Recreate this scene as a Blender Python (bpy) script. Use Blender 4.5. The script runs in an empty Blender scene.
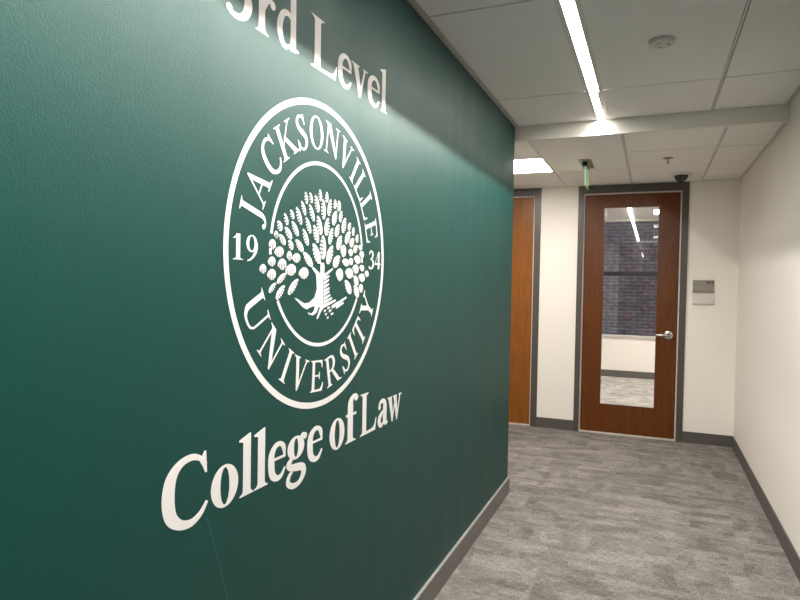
import bpy, bmesh, math, random
from mathutils import Vector, Matrix
from mathutils.geometry import tessellate_polygon
random.seed(4)
sc = bpy.context.scene
COL = sc.collection

# ------------------------------------------------------------------ camera
yaw, pitch, roll = math.radians(22.522), math.radians(-1.511), math.radians(0.956)
F = Vector((-math.sin(yaw)*math.cos(pitch), math.cos(yaw)*math.cos(pitch), math.sin(pitch)))
R0 = Vector((math.cos(yaw), math.sin(yaw), 0)); U0 = R0.cross(F)
Rv = R0*math.cos(roll) + U0*math.sin(roll); Uv = -R0*math.sin(roll) + U0*math.cos(roll)
cd = bpy.data.cameras.new('camera'); cam = bpy.data.objects.new('camera', cd); COL.objects.link(cam)
m = Matrix((Rv, Uv, -F)).transposed().to_4x4(); m.translation = Vector((0, 0, 1.4633)); cam.matrix_world = m
cd.sensor_width = 36; cd.lens = 608.0/800*36; cd.clip_start = .02
sc.camera = cam

# ------------------------------------------------------------------ world (overcast dusk outside), exposure, light levels
w = bpy.data.worlds.new('world'); sc.world = w; w.use_nodes = True
w.node_tree.nodes['Background'].inputs[0].default_value = (.72, .80, 1, 1)
w.node_tree.nodes['Background'].inputs[1].default_value = .9
sc.view_settings.view_transform = 'Standard'; sc.view_settings.look = 'None'
sc.view_settings.exposure = 0.0; sc.view_settings.gamma = 1; sc.view_settings.use_curve_mapping = False
sc.cycles.use_denoising = True
sc.cycles.max_bounces = 10; sc.cycles.diffuse_bounces = 6; sc.cycles.glossy_bounces = 5; sc.cycles.transmission_bounces = 8
LED = 3300.0         # bare LED line deep in the corridor slot light
PANEL = 34.0         # lay-in troffer by the doors
ROOM_STRIP = 84.0; ROOM_PANEL = 54.0
STRIP_COL = (1, .965, .91); PANEL_COL = (1, .95, .88)

# ------------------------------------------------------------------ dimensions
XL, XR = -.9115, .7279
YE, YB, YS = 4.2337, 6.3726, 4.2737
Z1, Z2 = 2.5788, 2.48
YR = 3.1                                    # the right wall starts here; unseen open area added before it to darken reflections
YK = -3.2                                   # corridor end behind the camera
YW = 10.543                                 # window wall of the far room
ZR = 2.57

# ------------------------------------------------------------------ materials
def mat(name, col, rough=.6, metal=0, spec=.5, bump=None, emit=None, estr=0, **k):
    mt = bpy.data.materials.new(name); mt.use_nodes = True
    nt = mt.node_tree; b = nt.nodes['Principled BSDF']
    b.inputs['Base Color'].default_value = (*col, 1); b.inputs['Roughness'].default_value = rough
    b.inputs['Metallic'].default_value = metal; b.inputs['Specular IOR Level'].default_value = spec
    if emit: b.inputs['Emission Color'].default_value = (*emit, 1); b.inputs['Emission Strength'].default_value = estr
    if k.get('trans'): b.inputs['Transmission Weight'].default_value = k['trans']; b.inputs['IOR'].default_value = k.get('ior', 1.45)
    if k.get('var'):
        sc_, amt = k['var']; n = noise(nt, sc_, 3, .6)
        rp = ramp(nt, n.outputs['Fac'], [(.3, tuple(c*(1-amt) for c in col)), (.7, tuple(min(1, c*(1+amt)) for c in col))])
        nt.links.new(rp.outputs[0], b.inputs['Base Color'])
    if bump:
        s, st, dist = bump; n = noise(nt, s, 3, .6); bp_ = nt.nodes.new('ShaderNodeBump')
        bp_.inputs['Strength'].default_value = st; bp_.inputs['Distance'].default_value = dist
        nt.links.new(n.outputs['Fac'], bp_.inputs['Height']); nt.links.new(bp_.outputs[0], b.inputs['Normal'])
    return mt
def coords(nt, scale=(1, 1, 1), rot=(0, 0, 0)):
    g = nt.nodes.new('ShaderNodeNewGeometry'); mp = nt.nodes.new('ShaderNodeMapping')
    mp.inputs['Scale'].default_value = scale; mp.inputs['Rotation'].default_value = rot
    nt.links.new(g.outputs['Position'], mp.inputs['Vector']); return mp
def noise(nt, s, det=2, rough=.5, scale=(1, 1, 1)):
    mp = coords(nt, scale); n = nt.nodes.new('ShaderNodeTexNoise'); n.inputs['Scale'].default_value = s
    n.inputs['Detail'].default_value = det; n.inputs['Roughness'].default_value = rough
    nt.links.new(mp.outputs[0], n.inputs['Vector']); return n
def ramp(nt, src, stops):
    r = nt.nodes.new('ShaderNodeValToRGB'); e = r.color_ramp.elements
    for i, (p, c) in enumerate(stops):
        el = e[i] if i < 2 else e.new(p)
        el.position = p; el.color = (*c, 1) if len(c) == 3 else c
    nt.links.new(src, r.inputs[0]); return r
def mix(nt, a, b, fac, mode='MIX'):
    n = nt.nodes.new('ShaderNodeMix'); n.data_type = 'RGBA'; n.blend_type = mode
    for s, v in ((n.inputs[0], fac), (n.inputs[6], a), (n.inputs[7], b)):
        if isinstance(v, (int, float)): s.default_value = v
        elif isinstance(v, tuple): s.default_value = (*v, 1)
        else: nt.links.new(v, s)
    return n.outputs[2]

M = {}
M['green'] = mat('green_paint', (.0004, .048, .0395), .36, spec=.41)
def green_bump():
    nt = M['green'].node_tree; b = nt.nodes['Principled BSDF']
    n = noise(nt, 240, 2, .5); n2 = noise(nt, 3.0, 2, .5, (1, 3, .35))
    bp_ = nt.nodes.new('ShaderNodeBump'); bp_.inputs['Strength'].default_value = .45; bp_.inputs['Distance'].default_value = .0012
    nt.links.new(n.outputs['Fac'], bp_.inputs['Height']); nt.links.new(bp_.outputs[0], b.inputs['Normal'])
    r = ramp(nt, n2.outputs['Fac'], [(.3, (.475,)*3), (.7, (.52,)*3)]); nt.links.new(r.outputs[0], b.inputs['Roughness'])
green_bump()
M['vinyl'] = mat('white_vinyl', (.80, .77, .75), .5, spec=.35)
M['wall'] = mat('white_wall_paint', (.80, .76, .70), .55, spec=.35, bump=(140, .25, .001))
M['unseen_dark'] = mat('unseen_dark_paint', (.07, .065, .06), .6, spec=.3)  # dark walls out of view, added to darken the green wall's reflections
M['tile'] = mat('ceiling_tile', (.84, .83, .81), .85, spec=.15, bump=(420, .5, .001), var=(900, .06))
M['reveal'] = mat('shadow_reveal', (.10, .10, .095), .7, spec=.1)
M['tee'] = mat('ceiling_grid', (.70, .69, .66), .5, spec=.3)
M['angle'] = mat('ceiling_angle', (.55, .54, .51), .4, spec=.4)
M['soffit'] = mat('soffit_paint', (.80, .77, .72), .6, spec=.3)
M['base'] = mat('rubber_base', (.085, .078, .072), .45, spec=.4)
M['base_lit_edge'] = mat('base_edge_highlight', (.40, .39, .38), .35, metal=.3)  # pale tone paints the light caught on the base's top edge
M['base2'] = mat('grey_base', (.16, .145, .135), .4, spec=.4)
M['frame'] = mat('grey_frame_paint', (.072, .063, .054), .35, spec=.45)
M['gasket'] = mat('pale_gasket', (.62, .56, .54), .5)
M['dark'] = mat('dark_void', (.01, .01, .01), .9)
M['chrome'] = mat('satin_nickel', (.62, .60, .58), .22, metal=1)
M['white'] = mat('white_enamel', (.75, .74, .71), .4)
M['whitep'] = mat('white_plastic', (.66, .64, .61), .45)
M['grey'] = mat('grey_plate', (.26, .24, .205), .5)
M['grey2'] = mat('grey_plate_lip', (.20, .185, .155), .5)
M['plate'] = mat('pale_plate', (.66, .61, .57), .45)
M['ink'] = mat('dark_ink', (.03, .03, .03), .6)
M['smoke'] = mat('smoked_dome', (.012, .012, .013), .08, spec=.8)
M['brass'] = mat('sprinkler_metal', (.25, .22, .19), .35, metal=1)
M['steel'] = mat('brushed_steel', (.45, .43, .40), .35, metal=.8)
M['acrylic'] = mat('edge_lit_acrylic', (.60, .82, .52), .15, trans=.4, emit=(.55, 1, .42), estr=.10)
M['acrylic2'] = mat('clear_acrylic', (.80, .93, .78), .15, trans=.3, emit=(.75, 1, .70), estr=.15)
M['glass'] = mat('clear_glass', (1, 1, 1), 0, trans=1, ior=1.5)
M['led'] = mat('led_line', (1, 1, 1), .5, emit=STRIP_COL, estr=LED)
M['channel'] = mat('added_channel_glow', (.88, .87, .85), .6, emit=STRIP_COL, estr=20)  # channel walls given a glow of their own to brighten the upper wall
M['panel'] = mat('troffer_lens', (.9, .9, .9), .5, emit=PANEL_COL, estr=PANEL)
M['rstrip'] = mat('room_strip_lens', (.9, .9, .9), .5, emit=STRIP_COL, estr=ROOM_STRIP)
M['rpanel'] = mat('room_panel_lens', (.9, .9, .9), .5, emit=PANEL_COL, estr=ROOM_PANEL)
M['mullion'] = mat('dark_mullion', (.008, .009, .009), .5, spec=.2)
M['sill'] = mat('sill_paint', (.66, .64, .61), .4)

def wood(name, c1, c2, c3, gx=1):
    mt = mat(name, c1, .33, spec=.28); nt = mt.node_tree; b = nt.nodes['Principled BSDF']
    n = noise(nt, 9, 4, .6, (6, 6, .35)); n2 = noise(nt, 60, 4, .6, (5, 5, .12))
    r = ramp(nt, n.outputs['Fac'], [(.3, c1), (.55, c2), (.75, c3)])
    r2 = ramp(nt, n2.outputs['Fac'], [(.35, (.80,)*3), (.65, (1.08,)*3)])
    nt.links.new(mix(nt, r.outputs[0], r2.outputs[0], 1.0, 'MULTIPLY'), b.inputs['Base Color']); return mt
M['wood'] = wood('veneer_dim', (.092, .025, .003), (.115, .033, .0045), (.138, .041, .006))  # same wood as the side door, toned darker for the dimmer light here
M['wood_lit'] = wood('veneer_lit', (.20, .066, .009), (.26, .090, .013), (.23, .078, .011))  # same wood as the main door, toned lighter for the stronger light here

def carpet(name, lo, hi):
    mt = mat(name, lo, .95, spec=.08); nt = mt.node_tree; b = nt.nodes['Principled BSDF']
    # woven planks: small oblong patches of lighter and darker yarn, lying across or along the corridor tile by tile
    def bk(w_, hh, rot, off, dist):
        mp = coords(nt, (1, 1, 1), (0, 0, rot)); mp.inputs['Location'].default_value = (off, off*.7, 0)
        nz = noise(nt, dist, 2, .5); va = nt.nodes.new('ShaderNodeVectorMath'); va.operation = 'MULTIPLY_ADD'
        va.inputs[1].default_value = (.07, .07, 0); nt.links.new(nz.outputs['Color'], va.inputs[0]); nt.links.new(mp.outputs[0], va.inputs[2])
        t = nt.nodes.new('ShaderNodeTexBrick'); t.offset = .37; t.inputs['Scale'].default_value = 1
        t.inputs['Brick Width'].default_value = w_; t.inputs['Row Height'].default_value = hh; t.inputs['Mortar Size'].default_value = 0
        t.inputs['Color1'].default_value = (0, 0, 0, 1); t.inputs['Color2'].default_value = (1, 1, 1, 1)
        nt.links.new(va.outputs[0], t.inputs['Vector']); return t.outputs['Color']
    A = mix(nt, bk(.25, .055, 0, .0, 9), bk(.17, .085, 0, .31, 7), .5)
    B = mix(nt, bk(.22, .055, math.pi/2, .13, 9), bk(.15, .085, math.pi/2, .47, 7), .5)
    mp = coords(nt, (1, 1, 1)); ck = nt.nodes.new('ShaderNodeTexBrick'); ck.offset = .5; ck.inputs['Scale'].default_value = 1
    ck.inputs['Brick Width'].default_value = .5; ck.inputs['Row Height'].default_value = .25; ck.inputs['Mortar Size'].default_value = 0
    ck.inputs['Color1'].default_value = (0, 0, 0, 1); ck.inputs['Color2'].default_value = (1, 1, 1, 1); nt.links.new(mp.outputs[0], ck.inputs['Vector'])
    msk = ramp(nt, ck.outputs['Color'], [(.62, (0, 0, 0)), (.66, (1, 1, 1))])
    m1 = mix(nt, A, B, msk.outputs[0])
    nA = noise(nt, 5, 4, .7, (1, 2.2, 1))
    blk = mix(nt, m1, nA.outputs['Fac'], .66)
    r = ramp(nt, blk, [(.33, lo), (.67, hi)])
    fa = noise(nt, 30, 2, .6, (1, 9, 1)); fb = noise(nt, 30, 2, .6, (9, 1, 1))
    fm = mix(nt, fa.outputs['Fac'], fb.outputs['Fac'], .5)
    rf = ramp(nt, fm, [(.38, (.55,)*3), (.62, (1.38,)*3)])
    nt.links.new(mix(nt, r.outputs[0], rf.outputs[0], 1.0, 'MULTIPLY'), b.inputs['Base Color'])
    bp_ = nt.nodes.new('ShaderNodeBump'); bp_.inputs['Strength'].default_value = .5; bp_.inputs['Distance'].default_value = .003
    nt.links.new(fm, bp_.inputs['Height']); nt.links.new(bp_.outputs[0], b.inputs['Normal']); return mt
M['carpet'] = carpet('grey_carpet', (.13, .118, .107), (.26, .243, .222))
M['carpet2'] = carpet('pale_carpet', (.24, .225, .205), (.46, .435, .40))

def brick():
    mt = mat('dark_brick', (.1, .1, .1), .85); nt = mt.node_tree; b = nt.nodes['Principled BSDF']
    g = nt.nodes.new('ShaderNodeNewGeometry'); sp = nt.nodes.new('ShaderNodeSeparateXYZ'); cb = nt.nodes.new('ShaderNodeCombineXYZ')
    nt.links.new(g.outputs['Position'], sp.inputs[0]); nt.links.new(sp.outputs['X'], cb.inputs['X']); nt.links.new(sp.outputs['Z'], cb.inputs['Y'])
    t = nt.nodes.new('ShaderNodeTexBrick'); nt.links.new(cb.outputs[0], t.inputs['Vector'])
    t.inputs['Scale'].default_value = 1; t.inputs['Brick Width'].default_value = .215; t.inputs['Row Height'].default_value = .067
    t.inputs['Mortar Size'].default_value = .005; t.inputs['Mortar Smooth'].default_value = .6; t.inputs['Color1'].default_value = (.15, .095, .09, 1); t.inputs['Color2'].default_value = (.10, .098, .108, 1)
    t.inputs['Mortar'].default_value = (.30, .31, .33, 1)
    n = noise(nt, 9, 6, .8, (1, 1, 2)); r = ramp(nt, n.outputs['Fac'], [(.36, (.40,)*3), (.64, (1.7,)*3)])
    nt.links.new(mix(nt, t.outputs['Color'], r.outputs[0], 1.0, 'MULTIPLY'), b.inputs['Base Color']); return mt
M['brick'] = brick()

# ------------------------------------------------------------------ mesh helpers
def new(name, bm, m, parent=None, kind=None):
    bmesh.ops.recalc_face_normals(bm, faces=bm.faces)
    me = bpy.data.meshes.new(name); bm.to_mesh(me); bm.free()
    o = bpy.data.objects.new(name, me); COL.objects.link(o); me.materials.append(M[m])
    if parent: o.parent = parent
    if kind: o['kind'] = kind
    return o
def box(bm, x0, x1, y0, y1, z0, z1, bev=0):
    r = bmesh.ops.create_cube(bm, size=1)
    for v in r['verts']:
        v.co = Vector((x0 + (v.co.x+.5)*(x1-x0), y0 + (v.co.y+.5)*(y1-y0), z0 + (v.co.z+.5)*(z1-z0)))
    if bev:
        es = {e for v in r['verts'] for e in v.link_edges}
        bmesh.ops.bevel(bm, geom=list(es), offset=bev, segments=2, affect='EDGES', profile=.7)
def boxes(name, bl, m, parent=None, kind=None, bev=0):
    bm = bmesh.new()
    for b in bl: box(bm, *b, bev=bev)
    return new(name, bm, m, parent, kind)
def lathe(bm, prof, mtx=Matrix(), seg=32):
    """prof: (radius, height) list turned about local Z"""
    rows = []
    for r, h in prof:
        if r < 1e-6: rows.append([bm.verts.new(mtx @ Vector((0, 0, h)))])
        else: rows.append([bm.verts.new(mtx @ Vector((r*math.cos(2*math.pi*i/seg), r*math.sin(2*math.pi*i/seg), h))) for i in range(seg)])
    for a, b in zip(rows, rows[1:]):
        for i in range(seg):
            j = (i+1) % seg
            if len(a) == 1 and len(b) == 1: continue
            if len(a) == 1: bm.faces.new((a[0], b[i], b[j]))
            elif len(b) == 1: bm.faces.new((a[i], a[j], b[0]))
            else: bm.faces.new((a[i], a[j], b[j], b[i]))
def smooth(o, ang=40):
    for p in o.data.polygons: p.use_smooth = True
    try: o.data.set_sharp_from_angle(angle=math.radians(ang))
    except Exception: pass
    return o
def empty(name, loc, label=None, cat=None, group=None, kind=None):
    o = bpy.data.objects.new(name, None); COL.objects.link(o); o.location = loc; o.empty_display_size = .1
    tag(o, label, cat, group, kind); return o
def tag(o, label=None, cat=None, group=None, kind=None):
    for k, v in (('label', label), ('category', cat), ('group', group), ('kind', kind)):
        if v: o[k] = v
    return o
def rel(bl, loc):                           # boxes given in world coordinates -> the thing's own frame
    return [(a-loc[0], b-loc[0], c-loc[1], d-loc[1], e-loc[2], f-loc[2]) for a, b, c, d, e, f in bl]
def local(o, loc):                          # shift a mesh built in world coordinates into its parent's frame
    o.data.transform(Matrix.Translation(-Vector(loc))); return o
S = 'structure'

# ------------------------------------------------------------------ setting: floor, walls, ceiling
boxes('floor', [(-3.4, 4.7, YK, YB+.06, -.1, 0)], 'carpet', kind=S)
boxes('floor', [(-3.4, 3.2, YB+.06, YW+.1, -.1, 0)], 'carpet2', kind=S)
TOP = 2.95
gw = boxes('wall_left', [(XL-.14, XL, YK, YE, 0, Z1-.012), (XL-.14, XL-.012, YK, YE-.012, Z1-.012, TOP)], 'green', kind=S)
bm = bmesh.new()                              # a fine scratch running down from the C
for (ya, za, yb, zb) in ((1.084, .935, 1.112, .86), (1.112, .86, 1.138, .785), (1.138, .785, 1.172, .68)):
    vs = [bm.verts.new((XL+.0004, y, z)) for y, z in ((ya-.0006, za), (ya+.0006, za), (yb+.0006, zb), (yb-.0006, zb))]; bm.faces.new(vs)
M['scratch'] = mat('scratch_mark', (.03, .19, .165), .6)
sx = new('scratch_mark', bm, 'scratch', gw)
boxes('wall_hall', [(-3.3, XL-.14, YE-.14, YE, 0, TOP), (-3.4, -3.3, YE-.14, YB+.12, 0, TOP)], 'wall', kind=S)
boxes('wall_right', [(XR, XR+.14, YR, YB, 0, TOP), (XR+.14, 4.6, YR, YR+.14, 0, TOP)], 'wall', kind=S)
boxes('wall_added_dark', [(4.6, 4.74, YK, YR+.14, 0, TOP)], 'unseen_dark', kind=S)  # out-of-view wall, added dark for what the green wall reflects
boxes('wall_rear', [(XL-.14, 4.74, YK-.12, YK, 0, TOP)], 'unseen_dark', kind=S)
# main door opening x -.655...237, side door opening x -2.06..-1.137
D0, D1, DT = -.657, .239, 2.397
E0, E1 = -2.06, -1.137
boxes('wall_back', [(-3.3, E0, YB, YB+.12, 0, TOP), (E1, D0, YB, YB+.12, 0, TOP), (D1, 3.1, YB, YB+.12, 0, TOP),
                    (E0, E1, YB, YB+.12, DT, TOP), (D0, D1, YB, YB+.12, DT, TOP)], 'wall', kind=S)
# step between the two ceilings
boxes('trim_1', [(XL-.14, XR, YS, YS+.05, Z2-.001, TOP)], 'soffit', kind=S)

def ceiling(cols, rows, z, gapx=.016, gapy=.011, th=.02):
    """tegular tiles hanging a little below a grid"""
    t = []; x0, x1 = cols[0][0], cols[-1][1]
    for (a, b) in cols:
        rr = rows[(a, b)] if isinstance(rows, dict) else rows
        for c, d in zip(rr, rr[1:]): t.append((a+gapx/2, b-gapx/2, c+gapy/2, d-gapy/2, z, z+th))
    return t
SL0, SL1 = -.3740, -.2980                     # slot of the linear light
UA, UB, UC = (XL-.02, SL0), (SL1, .3170), (.3170, XR)
rows1 = [YK, 0, 1.19, 2.41, 3.635, YS]
t1 = ceiling([UA, UB, UC], rows1, Z1) + ceiling([(XR, 1.537)] + [(.317+.61*i, .317+.61*(i+1)) for i in range(2, 7)], [YK, -1.25, 0, 1.19, YR], Z1)
boxes('ceiling', t1, 'tile', kind=S, bev=.0012)
boxes('trim_8', [(.317-.0042, .317+.0042, YK, YS, Z1+.002, Z1+.012)] + [(c-.0042, c+.0042, YS+.05, YB, Z2+.002, Z2+.012) for c in (-.829, -.213, .404)], 'tee', kind=S)
boxes('trim_2', [(XL-.02, SL0, YK, YS, Z1+.012, Z1+.03), (SL1, XR, YK, YS, Z1+.012, Z1+.03), (XR, 4.6, YK, YR, Z1+.012, Z1+.03), (XL-.02, 4.6, YK, YS, Z1+.09, Z1+.12)], 'reveal', kind=S)
cx = [-3.29, -2.66, -2.05, -1.44, -.829, -.213, .404, XR]
ys2 = [YS+.05, 4.895, 5.515, 6.125, YB]
cols = list(zip(cx, cx[1:])); rows = {}
for c in cols: rows[c] = ys2
rows[cols[4]] = [YS+.05, 5.515, YB]; rows[cols[5]] = [YS+.05, 4.895, 5.515, YB]
lay = (-1.44, -.829, 4.905, 5.555)            # the troffer's cell
tl = [b for b in ceiling(cols, rows, Z2) if not (b[0] > -1.5 and b[1] < -.8 and b[2] > 4.8 and b[3] < 5.6)]
tl = [(a, b, c, d, e, f) for a, b, c, d, e, f in tl]
boxes('ceiling', tl, 'tile', kind=S, bev=.0012)
boxes('trim_3', [(-3.3, -1.44, YS+.05, YB, Z2+.012, Z2+.03), (-.829, XR, YS+.05, YB, Z2+.012, Z2+.03), (-1.44, -.829, YS+.05, 4.905, Z2+.012, Z2+.03), (-1.44, -.829, 5.515, YB, Z2+.012, Z2+.03), (-3.3, XR, YE, YB, Z2+.12, Z2+.14), (-3.3, XL-.14, YE, YS+.05, Z2, Z2+.03)], 'reveal', kind=S)
# perimeter angles
boxes('trim_4', [(XL-.01, XL+.022, YK, YS, Z1-.0015, Z1+.001), (XL+.0195, XL+.022, YK, YS, Z1-.004, Z1+.001)], 'angle', kind=S)
boxes('trim_5', [(XR-.020, XR, YR, YS, Z1-.0015, Z1+.001), (XR-.020, XR, YS+.05, YB, Z2-.0015, Z2+.001)], 'angle', kind=S)
boxes('trim_6', [(-3.3, XR-.02, YB-.014, YB, Z2-.0015, Z2+.001)], 'angle', kind=S)
# skirtings
boxes('baseboard_left', [(XL, XL+.012, YK, YE+.012, 0, .108), (XL-.14, XL+.012, YE, YE+.012, 0, .108)], 'base2', kind=S)
boxes('baseboard_left_highlight', [(XL, XL+.0135, YK, YE+.0135, .108, .1155), (XL-.14, XL+.0135, YE, YE+.0135, .108, .1155)], 'base_lit_edge', kind=S)  # base's top edge, its highlight put in as paler colour
boxes('baseboard_right', [(XR-.009, XR, YR, YB, 0, .105)], 'base', kind=S, bev=.002)
boxes('baseboard_back', [(-1.081, -.711, YB-.009, YB, 0, .105), (.299, XR-.009, YB-.009, YB, 0, .105), (-3.3, -2.12, YB-.009, YB, 0, .105)], 'base', kind=S, bev=.002)

# ------------------------------------------------------------------ far room
boxes('wall_room', [(-3.1, -3.0, YB+.12, YW, 0, TOP), (3.0, 3.1, YB+.12, YW, 0, TOP), (-3.1, 3.1, YW, YW+.12, 0, .668), (-3.1, 3.1, YW, YW+.12, 2.545, TOP)], 'wall', kind=S)
rc = [-3.0+.61*0]; xs = [-.64+.61*i for i in range(-4, 7)]
xs = [x for x in xs if -3 < x < 3]; xs = [-3.0] + xs + [3.0]
ry = [YB+.12, 7.36, 7.97, 8.58, 9.19, 9.80, 10.41, YW]
rt = [b for b in ceiling(list(zip(xs, xs[1:])), ry, ZR, .01, .004)]
RS0, RS1 = -.347, -.303
rp = [(-.02, .58, 9.20, 9.79), (-.02, .58, 6.75, 7.35)]
def cut(bl):
    out = []
    for a, b, c, d, e, f in bl:
        if a < RS0 and b > RS1: out += [(a, RS0, c, d, e, f), (RS1, b, c, d, e, f)]
        else: out.append((a, b, c, d, e, f))
    return out
boxes('ceiling', cut(rt), 'tile', kind=S)
boxes('trim_7', [(-3, 3, YB+.12, YW, ZR+.012, ZR+.04)], 'tee', kind=S)
boxes('baseboard_room', [(-3, 3, YW-.01, YW, 0, .11)], 'base', kind=S)
wn = empty('window_1', (0, YW, .675), kind=S)
L0 = (0, YW, .675)
local(boxes('sill', [(-3, 3, YW-.03, YW+.13, .668, .685)], 'sill', wn), L0)
local(boxes('mullion', [(-3, 3, YW+.03, YW+.09, 1.655, 1.722)], 'mullion', wn), L0)
local(boxes('window_head', [(-3, 3, YW+.03, YW+.09, 2.540, 2.546)], 'steel', wn), L0)
local(boxes('pane', [(-3, 3, YW+.050, YW+.056, .685, 1.655)], 'glass', wn), L0)
local(boxes('pane', [(-3, 3, YW+.050, YW+.056, 1.722, 2.540)], 'glass', wn), L0)
boxes('wall_outside', [(-7, 7, 12.5, 12.7, -3, 6)], 'brick', kind=S)

# ------------------------------------------------------------------ doors
def frame_boxes(x0, x1, zt, fo0, fo1, fz):
    """pressed steel frame: face, rebate and stop; x0..x1 clear opening, fo0..fo1 outer edges"""
    y0, y1 = YB-.012, YB+.13
    ys = YB+.069
    return [(fo0, x0, y0, y1, 0, fz), (x1, fo1, y0, y1, 0, fz), (x0, x1, y0, y1, zt, fz), (x0, x0+.03, ys, y1, 0, zt), (x1-.03, x1, ys, y1, 0, zt), (x0+.03, x1-.03, ys, y1, zt-.03, zt)]
def door(name, x0, x1, zt, fo0, fo1, fz, wood_m, glass=None, handle=None):
    loc = ((x0+x1)/2, YB, 0); r = empty(name, loc, kind=S)
    local(boxes('door_frame', frame_boxes(x0, x1, zt, fo0, fo1, fz), 'frame', r, bev=.0015), loc)
    g = .014; yl = YB+.022
    local(boxes('gasket', [(x0, x0+g-.004, YB+.004, yl+.02, .0, zt), (x1-g+.004, x1, YB+.004, yl+.02, .0, zt), (x0+g-.004, x1-g+.004, YB+.004, yl+.02, zt-g+.004, zt)], 'gasket', r), loc)
    local(boxes('door_gap_light', [(x0+g-.004, x1-g+.004, YB-.004, yl+.05, 0, .010)], 'gasket', r), loc)  # pale strip painted as the light showing through the gap under the door
    a, b, t = x0+g, x1-g, zt-g; y0, y1 = yl, yl+.045
    if glass:
        gx0, gx1, gz0, gz1 = glass
        bl = [(a, gx0, y0, y1, .014, t), (gx1, b, y0, y1, .014, t), (gx0, gx1, y0, y1, gz1, t), (gx0, gx1, y0, y1, .014, gz0)]
        local(boxes('door_leaf', bl, wood_m, r), loc)
        q = .007
        local(boxes('glazing_bead', [(gx0, gx0+q, y0-.003, y1, gz0, gz1), (gx1-q, gx1, y0-.003, y1, gz0, gz1), (gx0+q, gx1-q, y0-.003, y1, gz1-q, gz1), (gx0+q, gx1-q, y0-.003, y1, gz0, gz0+q)], wood_m, r), loc)
        local(boxes('glass_pane', [(gx0+q, gx1-q, y0+.019, y0+.025, gz0+q, gz1-q)], 'glass', r), loc)
    else:
        local(boxes('door_leaf', [(a, b, y0, y1, .014, t)], wood_m, r, bev=.0015), loc)
    if handle:
        hx, hz, sgn = handle
        bm = bmesh.new(); mt = Matrix.Translation((hx, yl, hz)) @ Matrix.Rotation(math.radians(90), 4, 'X')
        lathe(bm, [(0, 0), (.043, 0), (.043, .004), (.040, .009), (.028, .012), (.0245, .014), (.0235, .042), (.0215, .047), (0, .048)], mt, 36)
        h = smooth(local(new('door_handle', bm, 'chrome', r), loc)); tag(h, 'satin nickel lever handle')
        # lever: tapered rounded bar with a return at its tip
        bm = bmesh.new(); pts = []
        N = 14
        for i in range(N+1):
            u = i/N; x = hx + sgn*(.008+.108*u); y = yl-.040-.006*math.sin(u*math.pi)+.012*max(0, u-.85)/.15; z = hz+.003*math.sin(u*3.0)-.006*u
            ry_, rz_ = .0075-.0015*u, .0150-.0050*u
            if i == N: ry_ *= .45; rz_ *= .55
            pts.append([bm.verts.new((x, y+ry_*math.cos(k*math.pi/6), z+rz_*math.sin(k*math.pi/6))) for k in range(12)])
        for p, q in zip(pts, pts[1:]):
            for k in range(12): bm.faces.new((p[k], p[(k+1) % 12], q[(k+1) % 12], q[k]))
        bm.faces.new(pts[0]); bm.faces.new(pts[-1])
        lv = smooth(local(new('lever', bm, 'chrome'), loc), 60); lv.parent = h
        bm = bmesh.new(); mt2 = Matrix.Translation((hx, yl-.048, hz)) @ Matrix.Rotation(math.radians(90), 4, 'X')
        lathe(bm, [(0, .0025), (.008, .0025), (.0085, 0)], mt2, 20)
        ky = smooth(local(new('key_cylinder', bm, 'brass'), loc)); ky.parent = h
    return r
door('door_1', -.657, .239, 2.397, -.710, .298, 2.4745, 'wood', (-.465, .047, .287, 2.262), (.152, 1.012, -1))
door('door_2', -2.06, -1.146, 2.397, -2.12, -1.081, 2.4745, 'wood_lit', None, (-1.98, 1.012, 1))

# ------------------------------------------------------------------ lights
# recessed linear light: a bare LED line deep in a channel given added glow, cut off by the channel's lips
C0, C1 = -.3612, -.3098; XC = (C0+C1)/2; DEP = .0212
loc = (XC, 0, Z1)
ll = empty('linear_ceiling_light', loc, 'long recessed linear ceiling light glowing white above the green wall, ending at the ceiling step', 'light')
local(boxes('flange', [(SL0-.011, C0, YK, YS, Z1-.001, Z1+.0), (C1, SL1+.011, YK, YS, Z1-.001, Z1+.0)], 'tee', ll), loc)
local(boxes('channel_wall', [(C0-.002, C0, YK, YS-.010, Z1+.0005, Z1+DEP+.004), (C1, C1+.002, YK, YS-.010, Z1+.0005, Z1+DEP+.004), (C0, C1, YK, YS-.010, Z1+DEP+.001, Z1+DEP+.004)], 'channel', ll), loc)  # channel sides and back, with added emission
local(boxes('added_end_block', [(C0, C1, YS-.010, YS, Z1-.0005, Z1+DEP)], 'white', ll), loc)  # block added to hold the glow back from the ceiling step
bm = bmesh.new(); n = 36; ya, yb = YK+.01, YS-.03
for i in range(n):
    a = ya+(yb-ya)*i/n; b = ya+(yb-ya)*(i+1)/n
    bm.faces.new([bm.verts.new(v) for v in ((XC-.0013, a, Z1+DEP), (XC-.0013, b, Z1+DEP), (XC+.0013, b, Z1+DEP), (XC+.0013, a, Z1+DEP))])
led = bpy.data.meshes.new('led_line'); bm.to_mesh(led); bm.free(); led.materials.append(M['led'])
lo = bpy.data.objects.new('led_line', led); COL.objects.link(lo); local(lo, loc); lo.parent = ll
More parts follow.
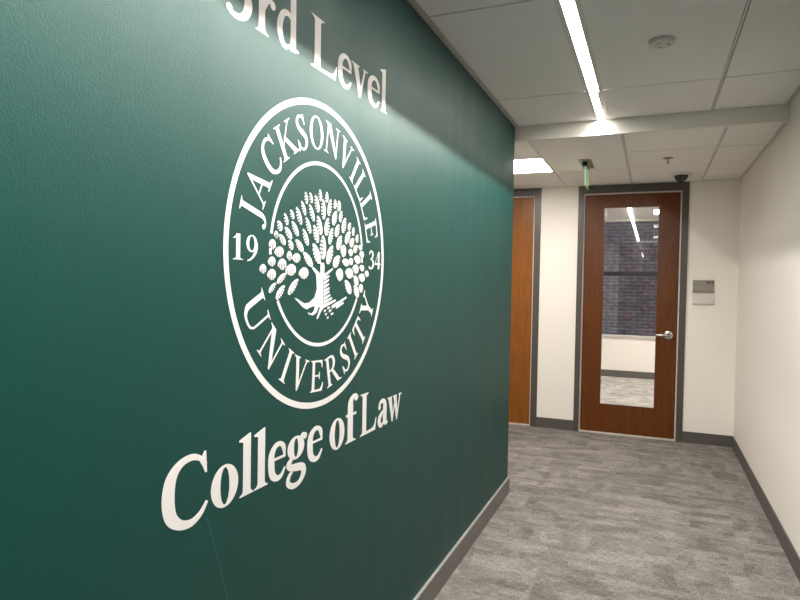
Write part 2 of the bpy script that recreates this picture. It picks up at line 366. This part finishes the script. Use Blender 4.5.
# slot air grille beside the light's end
loc = (-.309, 3.96, Z1)
sg = empty('slot_grille', loc, 'short white slot air grille beside the far end of the linear light', 'air grille')
local(boxes('grille_frame', [(-.3215, -.3175, 3.655, YS, Z1-.003, Z1+.0), (-.3120, -.3080, 3.655, YS, Z1-.003, Z1), (-.3025, -.2965, 3.655, YS, Z1-.003, Z1), (-.3215, -.2965, 3.650, 3.655, Z1-.003, Z1)], 'whitep', sg), loc)
local(boxes('grille_slot', [(-.3175, -.3120, 3.655, YS, Z1-.0015, Z1-.0005), (-.3080, -.3025, 3.655, YS, Z1-.0015, Z1-.0005)], 'steel', sg), loc)

def troffer(x0, x1, y0, y1, z, m, label, group=None):
    loc = ((x0+x1)/2, (y0+y1)/2, z)
    t = empty('ceiling_light_panel', loc, label, 'light', group)
    f = .012
    local(boxes('light_frame', [(x0+.004, x0+f, y0+.004, y1-.004, z-.001, z+.03), (x1-f, x1-.004, y0+.004, y1-.004, z-.001, z+.03), (x0+f, x1-f, y0+.004, y0+f, z-.001, z+.03), (x0+f, x1-f, y1-f, y1-.004, z-.001, z+.03)], 'white', t), loc)
    local(boxes('light_lens', [(x0+f, x1-f, y0+f, y1-f, z+.002, z+.006)], m, t), loc)
    return t
troffer(-1.44, -.829, 4.905, 5.515, Z2, 'panel', 'square glowing ceiling panel light just past the end of the green wall')
for (a, b, c, d), lab in zip(rp, ('square glowing ceiling panel seen through the top right of the door glass, nearer the window', 'square ceiling panel light right behind the glazed door, seen as a lower reflection in the window')):
    troffer(a, b, c, d, ZR-.012, 'rpanel', lab)
loc = ((RS0+RS1)/2, 8.5, ZR)
rl = empty('linear_room_light', loc, 'thin linear ceiling light in the far room, seen through the door glass', 'light')
local(boxes('light_lens', [(RS0+.004, RS1-.004, 6.75, 10.45, ZR-.004, ZR+.004)], 'rstrip', rl), loc)
local(boxes('light_body', [(RS0, RS1, 6.74, 10.46, ZR+.004, ZR+.012)], 'white', rl), loc)

# ------------------------------------------------------------------ ceiling devices
loc = (.012, 3.0, Z1)
sd = empty('smoke_detector', loc, 'round white smoke detector on the upper ceiling right of the linear light', 'smoke detector')
bm = bmesh.new(); fl = Matrix.Rotation(math.pi, 4, 'X')
lathe(bm, [(0, 0), (.058, 0), (.058, .006), (.055, .009), (.053, .009), (.053, .022), (.046, .032), (.034, .035), (0, .035)], fl, 48)
smooth(new('detector_body', bm, 'whitep', sd), 30); sd.scale = (1, 1, .62)
for k in range(3):
    a = math.radians(20+120*k)
    bm = bmesh.new(); box(bm, -.012, .012, -.003, .003, -.0365, -.0345)
    bmesh.ops.transform(bm, matrix=Matrix.Rotation(a, 4, 'Z') @ Matrix.Translation((0, .026, 0)), verts=bm.verts)
    new('vent_slot', bm, 'grey2', sd)
bm = bmesh.new(); lathe(bm, [(0, .0385), (.004, .038), (.005, .0345)], fl, 16); o = new('indicator_light', bm, 'brass', sd); o.location = (.030, .004, 0)

loc = (.086, 5.2, Z2)
sp = empty('fire_sprinkler', loc, 'small metal sprinkler head hanging from the lower ceiling in front of the glazed door', 'sprinkler')
bm = bmesh.new(); lathe(bm, [(0, 0), (.040, 0), (.040, .002), (.028, .006), (.014, .007), (0, .007)], fl, 32); smooth(new('escutcheon', bm, 'brass', sp), 30)
bm = bmesh.new(); lathe(bm, [(.009, .006), (.009, .022), (.006, .024), (.0045, .030), (.006, .036), (0, .038)], fl, 20); smooth(new('sprinkler_body', bm, 'chrome', sp), 30)
bm = bmesh.new(); lathe(bm, [(0, .038), (.014, .038), (.014, .040), (0, .040)], fl, 20); new('deflector', bm, 'chrome', sp)
bm = bmesh.new()
for s in (-1, 1): box(bm, s*.009-.0015, s*.009+.0015, -.002, .002, -.038, -.02)
new('yoke_arm', bm, 'chrome', sp)

loc = (.210, 5.93, Z2)
dc = empty('dome_camera', loc, 'security camera with dark dome and white ring on the ceiling above the glazed door', 'security camera')
bm = bmesh.new(); lathe(bm, [(0, 0), (.092, 0), (.094, .004), (.090, .012), (.072, .018), (.058, .018), (.056, .012)], fl, 48); smooth(new('camera_ring', bm, 'whitep', dc), 35)
bm = bmesh.new(); lathe(bm, [(.056*math.cos(t), .014+.062*math.sin(t)) for t in [i*math.pi/2/12 for i in range(12)]] + [(0, .076)], fl, 40); smooth(new('smoked_dome', bm, 'smoke', dc), 60)

loc = (-.527, 5.24, Z2)
ex = empty('exit_sign', loc, 'edge-lit green acrylic exit sign hanging side-on from a square ceiling plate', 'exit sign')
local(boxes('ceiling_plate', [(-.573, -.480, 5.05, 5.43, Z2-.006, Z2)], 'steel', ex, bev=.002), loc)
local(boxes('sign_rail', [(-.534, -.520, 5.13, 5.42, Z2-.030, Z2-.006)], 'steel', ex, bev=.002), loc)
local(boxes('acrylic_panel', [(-.5300, -.5240, 5.15, 5.40, Z2-.190, Z2-.030)], 'acrylic', ex), loc)
local(boxes('panel_edge', [(-.5305, -.5235, 5.144, 5.15, Z2-.190, Z2-.030)], 'acrylic2', ex), loc)
bm = bmesh.new(); lathe(bm, [(0, 0), (.021, 0), (.021, .034), (.017, .038), (0, .038)], fl, 24)
o = smooth(new('mounting_knob', bm, 'dark', ex), 30); o.location = (-.004, -.105, -.0)

# ------------------------------------------------------------------ room sign
loc = (.443, YB, 1.43)
rs = empty('room_sign', loc, 'small two-part grey and white room number sign reading 329 beside the glazed door', 'sign')
local(boxes('number_plate', [(.352, .533, YB-.008, YB, 1.434, 1.547)], 'grey', rs, bev=.001), loc)
local(boxes('plate_lip', [(.352, .533, YB-.011, YB, 1.426, 1.450)], 'grey2', rs, bev=.001), loc)
local(boxes('name_insert', [(.352, .533, YB-.007, YB, 1.325, 1.426)], 'plate', rs, bev=.001), loc)
local(boxes('lower_lip', [(.352, .533, YB-.010, YB, 1.317, 1.326)], 'steel', rs, bev=.001), loc)
SEG = {'3': 'abgcd', '2': 'abged', '9': 'abcdfg'}
def sevens(ch, x, z, w, h, t):
    o = []; y0, y1 = YB-.0088, YB-.0078
    H = lambda zz: (x, x+w, y0, y1, zz-t/2, zz+t/2)
    V = lambda xx, a, b: (xx-t/2, xx+t/2, y0, y1, a, b)
    for s in SEG[ch]:
        o.append({'a': H(z+h-t/2), 'g': H(z+h/2), 'd': H(z+t/2), 'b': V(x+w-t/2, z+h/2, z+h), 'c': V(x+w-t/2, z, z+h/2), 'f': V(x+t/2, z+h/2, z+h), 'e': V(x+t/2, z, z+h/2)}[s])
    return o
for i, c in enumerate('329'):
    local(boxes('digit', sevens(c, .466+.0205*i, 1.511, .0150, .026, .0046), 'ink', rs), loc)

# ------------------------------------------------------------------ lettering (drawn letter by letter: stems, strokes, rings)
def cat(pts, n=7):
    """smooth curve through pts = (x, y, width)"""
    P = [Vector(p) for p in pts]; out = []
    for i in range(len(P)-1):
        a = P[i-1] if i else P[0]*2-P[1]; b, c = P[i], P[i+1]; d = P[i+2] if i+2 < len(P) else P[-1]*2-P[-2]
        for k in range(n):
            t = k/n; out.append(.5*((2*b)+(c-a)*t+(2*a-5*b+4*c-d)*t*t+(3*b-a-3*c+d)*t**3))
    out.append(P[-1]); return out
def stroke(*pts, n=7, sm=True):
    """a pen stroke of varying width -> list of quads"""
    c = cat(pts, n) if sm else [Vector(p) for p in pts]
    L, Rr = [], []
    for i, p in enumerate(c):
        d = (c[min(i+1, len(c)-1)]-c[max(i-1, 0)]).xy
        d.normalize(); nrm = Vector((-d.y, d.x)); wd = max(p.z, .004)/2
        L.append(p.xy+nrm*wd); Rr.append(p.xy-nrm*wd)
    return [('strip', L, Rr)]
def poly(*pts): return [('poly', [Vector(p) for p in pts])]
def ring(cx, cy, ax, ay, bx, by, tilt=0, n=40):
    """bowl: outer ellipse ax, ay and a narrower inner ellipse bx, by"""
    o, i_ = [], []
    for k in range(n+1):
        t = 2*math.pi*k/n; o.append(Vector((cx+ax*math.cos(t), cy+ay*math.sin(t))))
        u = t; x, y = bx*math.cos(u), by*math.sin(u); ct, st = math.cos(tilt), math.sin(tilt)
        i_.append(Vector((cx+x*ct-y*st, cy+x*st+y*ct)))
    return [('strip', o, i_)]
def disc(cx, cy, r, n=16): return [('poly', [Vector((cx+r*math.cos(2*math.pi*k/n), cy+r*math.sin(2*math.pi*k/n))) for k in range(n)])]
def serif(x, y, w, up, l, r, t=.035, b=.06):
    """bracketed slab at the end of a stem of width w centred on x; up=+1 foot at y, -1 head at y"""
    P = [(x-w/2-l, y), (x+w/2+r, y), (x+w/2+r, y+up*t*.7)]
    if r: P += [(x+w/2+r*.45, y+up*t*1.1), (x+w/2+r*.12, y+up*(t+b*.5))]
    P += [(x+w/2, y+up*(t+b)), (x-w/2, y+up*(t+b))]
    if l: P += [(x-w/2-l*.12, y+up*(t+b*.5)), (x-w/2-l*.45, y+up*t*1.1)]
    P += [(x-w/2-l, y+up*t*.7)]
    return poly(*P)
def stem(x, y0, y1, w, f=(.1, .1), h=(.1, .1), t=.035):
    o = poly((x-w/2, y0), (x+w/2, y0), (x+w/2, y1), (x-w/2, y1))
    if f: o += serif(x, y0, w, 1, *f, t=t)
    if h: o += serif(x, y1, w, -1, *h, t=t)
    return o
def flagstem(x, y0, y1, w, foot=(.08, .08)):
    o = poly((x-w/2, y0), (x+w/2, y0), (x+w/2, y1), (x+w/2-.03, y1), (x-w/2-.10, y1-.075), (x-w/2-.10, y1-.105), (x-w/2, y1-.13))
    if foot: o += serif(x, y0, w, 1, *foot)
    return o
def glyph(c, W):
    T = .056 + .06*max(0, W-.14)
    X = .66                                   # x-height
    if c == 'I': return stem(0, 0, 1, W)
    if c == 'L': return stem(0, 0, 1, W, (.1, 0)) + poly((0, 0), (.56, 0), (.62, .30), (.585, .30), (.52, .14), (.44, T*1.4), (0, T))
    if c == 'E': return stem(0, 0, 1, W, (.1, 0), (.1, 0)) + poly((0, 0), (.56, 0), (.62, .27), (.585, .27), (.52, .13), (.42, T*1.3), (0, T)) + \
        poly((0, 1), (.53, 1), (.55, .76), (.515, .76), (.47, .88), (.40, 1-T*1.2), (0, 1-T)) + poly((0, .53), (.32, .53), (.36, .62), (.39, .62), (.39, .39), (.36, .39), (.32, .48), (0, .48))
    if c == 'N': return poly((.04, 0), (.04+T, 0), (.04+T, 1), (.04, 1)) + serif(.04+T/2, 0, T, 1, .1, .1) + poly((-.10, 1), (-.10, .97), (0, .93), (.06, .86), (.66, -.02), (.71, -.02), (.71, .12), (.13+W*.5, 1)) + \
        poly((.71-T, 0), (.71, 0), (.71, 1), (.71-T, 1)) + serif(.71-T/2, 1, T, -1, .11, .11)
    if c == 'V': return poly((-.02, 1), (W+.01, 1), (.41, .22), (.385, -.02), (.33, -.02)) + poly((.33, -.02), (.385, -.02), (.70, 1), (.70-T, 1), (.355, .12)) + \
        poly((-.12, 1), (W+.11, 1), (W+.11, .97), (W+.03, .945), (W-.02, .88), (.03, .88), (-.02, .945), (-.12, .97)) + poly((.56, 1), (.82, 1), (.82, .97), (.72, .945), (.69, .90), (.645, .90), (.64, .945), (.56, .97))
    if c == 'U': return stem(0, .3, 1, W, None) + stroke((0, .34, W), (.02, .18, W*.98), (.14, .05, W*.72), (.31, .025, T*1.5), (.48, .07, T*1.2), (.575, .20, T), (.59, .36, T)) + \
        poly((.59-T/2, .34), (.59+T/2, .34), (.59+T/2, 1), (.59-T/2, 1)) + serif(.59, 1, T, -1, .11, .11)
    if c == 'A': return poly((0, 0), (T, 0), (.36, .93), (.33, 1.02)) + poly((.33, 1.02), (.37, 1.02), (.74, 0), (.74-W*1.05, 0), (.29, .87)) + \
        poly((.14, .38), (.58, .38), (.60, .33), (.12, .33)) + serif(.02, 0, T, 1, .1, .12, b=.03) + serif(.74-W/2, 0, W, 1, .12, .1, b=.04)
    if c == 'K': return stem(0, 0, 1, W) + poly((W/2, .44), (W/2, .38), (.60, .96), (.55, .97)) + poly((.16, .55), (.16+W*.4, .66), (.74, 0), (.74-W*1.25, 0)) + \
        poly((.42, 1), (.72, 1), (.72, .97), (.62, .95), (.56, .91), (.50, .95), (.42, .97)) + poly((.44, 0), (.82, 0), (.82, .03), (.74, .045), (.68, .09), (.54, .09), (.52, .04), (.44, .03))
    if c == 'R': return stem(0, 0, 1, W, (.1, .1), (.1, 0)) + stroke((0, .975, T*1.1), (.20, .975, T*1.2), (.36, .92, W*.75), (.42, .76, W), (.36, .60, W*.75), (.20, .515, T), (0, .505, T)) + \
        poly((.16, .53), (.17+W*.9, .55), (.74, 0), (.72-W*1.2, 0)) + poly((.52, 0), (.84, 0), (.84, .03), (.74, .04), (.66, .09), (.55, .09))
    if c == 'T': return stem(.33, 0, 1, W, (.1, .1), None) + poly((0, 1), (.66, 1), (.69, .74), (.655, .74), (.59, .90), (.5, 1-T*1.2), (.16, 1-T*1.2), (.07, .90), (.005, .74), (-.03, .74))
    if c == 'Y': return stem(.36, 0, .45, W, (.1, .1), None) + poly((-.02, 1), (W+.02, 1), (.36+W/2, .46), (.36+W/2, .36), (.36-W/2, .36)) + poly((.36, .40), (.36+W/2, .40), (.70, 1), (.70-T*1.1, 1), (.37, .48)) + \
        poly((-.12, 1), (W+.11, 1), (W+.11, .97), (W+.02, .94), (-.01, .94), (-.12, .97)) + poly((.53, 1), (.81, 1), (.81, .97), (.70, .94), (.63, .94), (.53, .97))
    if c == 'J': return stem(.3, .1, 1, W, None) + stroke((.3, .16, W), (.29, .0, W*.9), (.22, -.13, W*.6), (.10, -.19, T), (.02, -.16, T)) + disc(.03, -.13, .075)
    if c == 'O': return ring(.42, .5, .42, .52, .42-W*1.0, .475)
    if c == 'C': return stroke((.73, .80, T*1.2), (.64, .92, T*1.3), (.48, .99, T*1.7), (.28, .95, W*.65), (.13, .78, W*.95), (.085, .50, W*1.08), (.13, .22, W*.98), (.28, .055, W*.75), (.47, .005, T*2.0), (.64, .08, T*1.5), (.76, .23, T*.9)) + \
        poly((.70, 1.02), (.735, 1.02), (.755, .68), (.72, .68), (.68, .78), (.60, .92), (.66, .95))
    if c == 'S': return stroke((.44, .80, T), (.38, .93, T*1.1), (.25, .985, T*1.4), (.12, .93, W*.65), (.07, .79, W*.85), (.15, .63, W*.98), (.30, .49, W*1.1), (.43, .35, W), (.45, .19, W*.85), (.36, .06, W*.6), (.22, .01, T*1.4), (.08, .08, T*1.1), (.02, .24, T)) + \
        poly((.43, 1.02), (.46, 1.02), (.475, .70), (.44, .70), (.39, .88)) + poly((.00, -.02), (-.03, -.02), (-.04, .32), (-.005, .32), (.06, .12))
    if c == '1': return stem(.2, 0, 1, W, (.12, .12), None) + poly((.2+W/2, 1), (.2+W/2, .8), (.2-W/2, .84), (.02, .80), (.02, .84), (.2, 1))
    if c == '9': return ring(.27, .67, .27, .34, .27-W*.9, .29) + stroke((.50, .70, W*.9), (.49, .45, W*.9), (.38, .20, W*.7), (.22, .05, T*1.2), (.05, -.02, T*.8))
    if c == '3': return stroke((.05, .78, T), (.12, .93, T*1.4), (.26, .985, T*1.8), (.40, .92, W*.75), (.43, .77, W*.9), (.36, .62, W*.65), (.18, .53, T), n=6) + \
        stroke((.18, .54, T), (.34, .51, W*.55), (.47, .38, W*.95), (.48, .24, W), (.40, .08, W*.75), (.24, .005, T*1.6), (.08, .03, T*1.6)) + disc(.07, .07, .065)
    if c == '4': return poly((.36-W/2+.02, 0), (.36+W/2+.02, 0), (.36+W/2+.02, 1), (.36+W/2-.06, 1), (.36-W/2+.02, .86)) + poly((.36, 1), (.30, .86), (.06, .34), (.56, .34), (.56, .24), (0, .24), (0, .30), (.34, 1))
    # lower case
    if c == 'l': return flagstem(0, 0, 1.05, W)
    if c == 'o': return ring(.28, X/2, .28, X/2+.015, .28-W*.98, X/2-.028)
    if c == 'e': return stroke((.50, .40, T), (.47, .55, W*.62), (.37, .64, T*1.5), (.22, .63, T*1.9), (.10, .50, W*.9), (.07+W*.08, .31, W), (.12, .13, W*.9), (.25, .025, W*.6), (.40, .04, T*1.5), (.52, .17, T*.8)) + poly((.11, .41), (.53, .41), (.54, .36), (.11, .36))
    if c == 'r': return poly((-W/2, 0), (W/2, 0), (W/2, .66), (W/2-.03, .66), (-W/2-.10, .585), (-W/2-.10, .555), (-W/2, .53)) + serif(0, 0, W, 1, .08, .10) + \
        stroke((W/2-.02, .42, T), (W/2+.05, .56, T*1.6), (W/2+.14, .62, W*.5), (W/2+.24, .60, T*1.6)) + disc(W/2+.23, .575, .075)
    if c == 'd': return flagstem(.50, .02, 1.05, W, None) + poly((.50-W/2, 0), (.50+W/2+.10, .055), (.50+W/2+.10, .085), (.50+W/2, .10), (.50-W/2, .10)) + \
        stroke((.46, .56, T*1.1), (.33, .64, T*1.7), (.17, .57, W*.7), (.075, .33, W*.98), (.14, .11, W*.8), (.27, .03, T*1.7), (.44, .11, T*1.1))
    if c == 'f': return stem(.16, 0, .85, W, (.08, .12), None) + stroke((.16, .80, W), (.17, .93, W*.85), (.26, 1.03, T*1.7), (.37, 1.03, T*1.8)) + disc(.37, .985, .075) + poly((0, .66), (.38, .66), (.38, .60), (0, .60))
    if c == 'a': return stroke((.07, .50, T*1.2), (.12, .61, T*1.5), (.24, .645, T*1.8), (.35, .58, W*.8), (.375, .44, W), (.375, .16, W), (.42, .05, W*.7), (.53, .05, T)) + disc(.09, .50, .065) + \
        stroke((.36, .40, T), (.22, .34, T*1.6), (.09, .22, W*.8), (.09, .10, W*.8), (.19, .02, W*.5), (.36, .12, T))
    if c == 'g': return ring(.25, .435, .235, .225, .235-W*.92, .18) + disc(.50, .60, .065) + stroke((.38, .58, T*1.2), (.44, .64, T*1.4), (.52, .61, T*1.2)) + \
        stroke((.14, .26, T*1.2), (.06, .17, T*2.2), (.10, .09, W*.65), (.28, .045, W*.8), (.44, -.0, W*.75), (.47, -.13, W*.7), (.36, -.27, T*1.7), (.18, -.29, T*1.9), (.045, -.20, W*.55), (.06, -.08, T*1.5), (.16, .02, T))
    if c == 'v': return poly((-.01, X), (W+.01, X), (.34, .16), (.31, -.02), (.25, -.02)) + poly((.25, -.02), (.31, -.02), (.53, X), (.53-T*1.1, X), (.28, .10)) + poly((-.07, X), (W+.08, X), (W+.08, X-.03), (-.07, X-.03)) + poly((.41, X), (.61, X), (.61, X-.03), (.41, X-.03))
    if c == 'w': return poly((-.01, X), (W+.01, X), (.32, .16), (.29, -.02), (.24, -.02)) + poly((.24, -.02), (.29, -.02), (.46, .50), (.44, .60), (.26, .08)) + poly((.34, X), (.34+W, X), (.63, .16), (.60, -.02), (.55, -.02)) + \
        poly((.55, -.02), (.60, -.02), (.82, X), (.82-T*1.1, X), (.58, .10)) + poly((-.07, X), (W+.05, X), (W+.05, X-.03), (-.07, X-.03)) + poly((.70, X), (.90, X), (.90, X-.03), (.70, X-.03)) + poly((.30, X), (.36+W, X), (.36+W, X-.03), (.30, X-.03))
    raise KeyError(c)
def bounds(pc):
    P = [p for q in pc for l in q[1:] for p in l]
    return min(p.x for p in P), max(p.x for p in P)
TH = .0006
def decal(name, pc, fn, parent, loc, m='vinyl'):
    """pieces -> one thin cut-vinyl mesh on the green wall; fn maps glyph units to (wall y, wall z)"""
    bm = bmesh.new()
    for i, q in enumerate(pc):
        x1 = XL+TH+i*3e-5; x0 = XL+.0001
        if q[0] == 'poly':
            ps = [fn(p) for p in q[1]]
            a = [bm.verts.new((x1, *p)) for p in ps]; b = [bm.verts.new((x0, *p)) for p in ps]
            for tri in tessellate_polygon([[Vector((0, *p)) for p in ps]]): bm.faces.new([a[k] for k in tri])
            for k in range(len(a)): j = (k+1) % len(a); bm.faces.new((a[k], b[k], b[j], a[j]))
        else:
            A = [fn(p) for p in q[1]]; B = [fn(p) for p in q[2]]
            va = [[bm.verts.new((x, *p)) for p in L] for L in (A, B) for x in (x1, x0)]
            for k in range(len(A)-1):
                bm.faces.new((va[0][k], va[0][k+1], va[2][k+1], va[2][k])); bm.faces.new((va[0][k], va[1][k], va[1][k+1], va[0][k+1])); bm.faces.new((va[2][k], va[3][k], va[3][k+1], va[2][k+1]))
    for f in bm.faces:
        f.normal_update()
        if abs(f.normal.x) > .5 and f.normal.x < 0: f.normal_flip()
    me = bpy.data.meshes.new(name); bm.to_mesh(me); bm.free(); me.materials.append(M[m])
    o = bpy.data.objects.new(name, me); COL.objects.link(o); local(o, loc); o.parent = parent
    return o
def word(label, items, z0, cap, W, name):
    loc = (XL, items[0][1], z0); t = empty(name, loc, label, 'wall lettering')
    for ch, a, b in items:
        pc = glyph(ch, W); g0, g1 = bounds(pc)
        fn = lambda p: (a+(p.x-g0)/(g1-g0)*(b-a), z0+p.y*cap)
        decal('letter', pc, fn, t, loc)
    return t
word('white serif lettering reading 3rd Level high on the green wall above the seal',
     [('3', 1.137, 1.234), ('r', 1.246, 1.331), ('d', 1.338, 1.444), ('L', 1.509, 1.664), ('e', 1.668, 1.759), ('v', 1.759, 1.877), ('e', 1.879, 1.977), ('l', 1.981, 2.041)], 2.081, .148, .175, 'level_lettering')
word('bold white serif lettering reading College of Law low on the green wall under the seal',
     [('C', .949, 1.090), ('o', 1.099, 1.197), ('l', 1.200, 1.259), ('l', 1.260, 1.319), ('e', 1.321, 1.403), ('g', 1.406, 1.513), ('e', 1.515, 1.603), ('o', 1.647, 1.745), ('f', 1.752, 1.842), ('L', 1.861, 1.992), ('a', 2.004, 2.094), ('w', 2.090, 2.229)], .937, .145, .19, 'college_lettering')

# ------------------------------------------------------------------ the university seal
CY, CZ = 1.584, 1.5424
loc = (XL, CY, CZ)
seal = empty('university_seal', loc, 'large round white seal with a leafy tree and ring of letters on green wall', 'seal')
ident = lambda p: (CY+p.x, CZ+p.y)
def arc(r0, r1, a0, a1, n, cx=0, cy=0):
    A, B = [], []
    for k in range(n+1):
        t = math.radians(a0+(a1-a0)*k/n); d = Vector((math.cos(t), math.sin(t))); c = Vector((cx, cy))
        A.append(c+d*r1); B.append(c+d*r0)
    return [('strip', A, B)]
decal('outer_ring', arc(.4322, .4495, 0, 360, 144), ident, seal, loc)
ic = dict(cx=.004, cy=.0035)
for a0, a1, n in ((9, 171, 70), (-2.8, .8, 3), (179.2, 182.6, 3), (209.5, 330.5, 60)):
    decal('inner_ring', arc(.2622, .2725, a0, a1, n, **ic), ident, seal, loc)
CAP = .0925
for s, up, base, W in (('JACKSONVILLE', 1, .3115, .152), ('UNIVERSITY', -1, .4025, .152)):
    angs = {1: [165.3, 153.0, 137.5, 122.4, 109.6, 96.2, 81.5, 66.5, 54.4, 43.8, 31.2, 17.0], -1: [-154.2, -135.8, -120.7, -109.2, -93.0, -77.0, -63.9, -53.6, -43.0, -27.0]}[up]
    for ch, a in zip(s, angs):
        pc = glyph(ch, W); g0, g1 = bounds(pc); gm = (g0+g1)/2; sx_ = {'N': 1.06, 'U': 1.1, 'K': 1.04, 'C': .95, 'O': .98, 'A': 1.02, 'V': .95}.get(ch, 1)
        ar = math.radians(a)
        if up == 1: rad = Vector((math.cos(ar), math.sin(ar))); tan = Vector((math.sin(ar), -math.cos(ar)))
        else: rad = -Vector((math.cos(ar), math.sin(ar))); tan = Vector((-math.sin(ar), math.cos(ar)))
        o0 = Vector((math.cos(ar), math.sin(ar)))*base
        decal('letter', pc, lambda p: tuple(Vector((CY, CZ))+o0+tan*((p.x-gm)*CAP*sx_)+rad*(p.y*CAP)), seal, loc)
for ch, a, b in (('1', -.415, -.376), ('9', -.364, -.318), ('3', .325, .368), ('4', .374, .422)):
    pc = glyph(ch, .15); g0, g1 = bounds(pc)
    decal('digit', pc, lambda p: (CY+a+(p.x-g0)/(g1-g0)*(b-a), CZ-.0275+p.y*.062), seal, loc)
LEAVES = [(-96, 175, -87, 145, 20), (-71, 177, -60, 151, 19), (-116, 147, -94, 112, 20), (-73, 143, -47, 100, 24), (-142, 127, -115, 84, 24), (-171, 116, -156, 95, 19), (-200, 103, -185, 76, 19), (-230, 80, -215, 58, 25), (-163, 86, -132, 51, 24), (-197, 67, -165, 40, 24), (-241, 53, -236, 35, 21), (-223, 45, -196, 23, 23), (-91, 104, -66, 63, 24), (-106, 70, -79, 28, 26), (-257, 30, -254, 6, 34), (-178, 33, -160, 12, 24), (-143, 37, -106, 10, 26), (-222, 13, -227, -12, 47), (-180, 3, -171, -19, 27), (-142, 0, -139, -24, 44), (-103, 5, -54, -31, 29), (-259, -15, -256, -38, 36), (-296, -36, -296, -57, 31), (-205, -19, -215, -45, 44), (-165, -31, -170, -60, 57), (-253, -48, -263, -72, 42), (-190, -56, -231, -81, 20), (-95, -39, -107, -67, 56), (-239, -83, -267, -105, 18), (-198, -89, -235, -123, 24), (-131, -71, -178, -111, 25), (-41, 173, -24, 128, 27), (-16, 193, -12, 163, 21), (3, 167, 8, 111, 29), (25, 192, 24, 163, 21), (49, 173, 37, 125, 26), (78, 176, 74, 151, 21), (103, 176, 100, 146, 27), (85, 142, 65, 100, 31), (120, 146, 110, 113, 25), (146, 127, 129, 81, 30), (180, 115, 170, 93, 22), (206, 102, 201, 78, 22), (178, 87, 149, 49, 31), (234, 81, 229, 57, 25), (205, 66, 183, 41, 31), (-27, 115, -7, 64, 31), (34, 115, 22, 64, 32), (-48, 86, -25, 39, 30), (62, 87, 43, 39, 27), (101, 102, 83, 65, 28), (119, 68, 95, 26, 33), (5, 60, 7, -8, 38), (-51, 33, -13, -21, 36), (63, 34, 32, -21, 35), (148, 36, 121, 10, 38), (188, 31, 181, 11, 32), (230, 45, 210, 24, 28), (258, 48, 252, 34, 29), (266, 29, 267, 8, 35), (109, 4, 72, -28, 35), (149, -2, 153, -24, 48), (188, 2, 186, -19, 32), (231, 12, 237, -13, 50), (215, -20, 229, -44, 45), (268, -18, 270, -37, 36), (305, -37, 310, -55, 31), (99, -38, 123, -67, 49), (170, -33, 183, -61, 57), (264, -48, 274, -72, 49), (212, -56, 239, -83, 30), (256, -85, 271, -107, 30), (151, -71, 189, -112, 33), (216, -87, 243, -124, 33)]
TRUNK = [(-57, -37), (-46, -34), (-7, -53), (-7, -19), (9, -20), (13, -144), (25, -149), (1, -164), (-20, -187), (-27, -185), (-12, -164), (-7, -152), (-16, -151), (-26, -167), (-46, -175), (-69, -171), (-77, -165), (-56, -169), (-43, -163), (-36, -148), (-56, -150), (-82, -156), (-104, -149), (-148, -122), (-136, -124), (-95, -139), (-69, -137), (-40, -124), (-26, -98), (-30, -64), (-32, -55)]
BARS = [[12, -60, 68, -36], [14, -68, 48, -58], [14, -81, 45, -70], [15, -93, 45, -83], [15, -105, 49, -95], [15, -116, 49, -105], [16, -128, 55, -116], [16, -139, 65, -126], [16, -150, 89, -133], [65, -154, 106, -140], [76, -152, 161, -125], [92, -156, 142, -142], [17, -165, 29, -162], [24, -175, 35, -173], [36, -186, 46, -184], [38, -157, 54, -154], [47, -166, 63, -163], [60, -176, 75, -173]]
mm = lambda x, y: Vector((x/1000, y/1000))
pc = [('poly', [mm(*p) for p in TRUNK])]
for x0, y0, x1, y1 in BARS:
    a, b = mm(x0, y0), mm(x1, y1); d = (b-a).normalized(); nn = Vector((-d.y, d.x)); h = .0048 if (b-a).length > .03 else .0036
    pc.append(('poly', [a-nn*h, b-nn*h*.6, b+nn*h*.6, a+nn*h]))
pc.append(('poly', [mm(9, -20), mm(13, -20), mm(16, -30), mm(16, -62), mm(9, -62)]))
decal('tree_trunk', pc, ident, seal, loc)
pc = []
for x0, y0, x1, y1, wd in LEAVES:
    tip, base = mm(x0, y0), mm(x1, y1); c = (tip+base)/2; L = (tip-base).length+.004; d = (tip-base).normalized(); W_ = wd/1000*.86
    if L < wd/1000*1.12:                       # broad fan leaves: engraved lines along the lower edge
        L, W_ = wd/1000*.92, L*.92; d = Vector((-1, -.12 if c.x < 0 else .12)).normalized(); base = c-d*(L/2-.002)
    s = Vector((d.y, -d.x))                    # side that carries the engraved notches: the lower side
    if s.dot(Vector((-.2, -1))) < 0: s = -s
    prof = lambda u: math.sin(math.pi*max(0, min(1, u))**.85)**.62      # 0 base .. 1 tip
    n = 14; P = []
    for k in range(n+1):
        u = k/n; P.append(base+d*(L*u-.002)-s*(W_/2*prof(u)*(1+.05*math.sin(u*26))))
    cuts = 3 if L < .036 else (4 if L < .046 else 5)
    if L/W_ < 1.3: cuts = max(3, cuts)
    Q = []; gp = .0019
    for k in range(cuts+1):
        u0 = (k+.25)/(cuts+1.25) if k else 0; u1 = (k+1.25)/(cuts+1.25) if k < cuts else 1
        a0 = L*u0+(gp if k else 0); a1 = L*u1-(gp if k < cuts else 0)
        if k: Q.append(base+d*(a0-.003)-s*W_*.04)
        for a_ in (a0, a0*.65+a1*.35, a0*.3+a1*.7, a1):
            bul = 1.10 if a0 < a_ < a1 else .96
            Q.append(base+d*(a_-.002)+s*(W_/2*prof(a_/L)*bul))
        if k < cuts: Q.append(base+d*(a1-.003)-s*W_*.04)
    P += [q for q in reversed(Q)]
    pc.append(('poly', P))
decal('tree_crown', pc, ident, seal, loc)
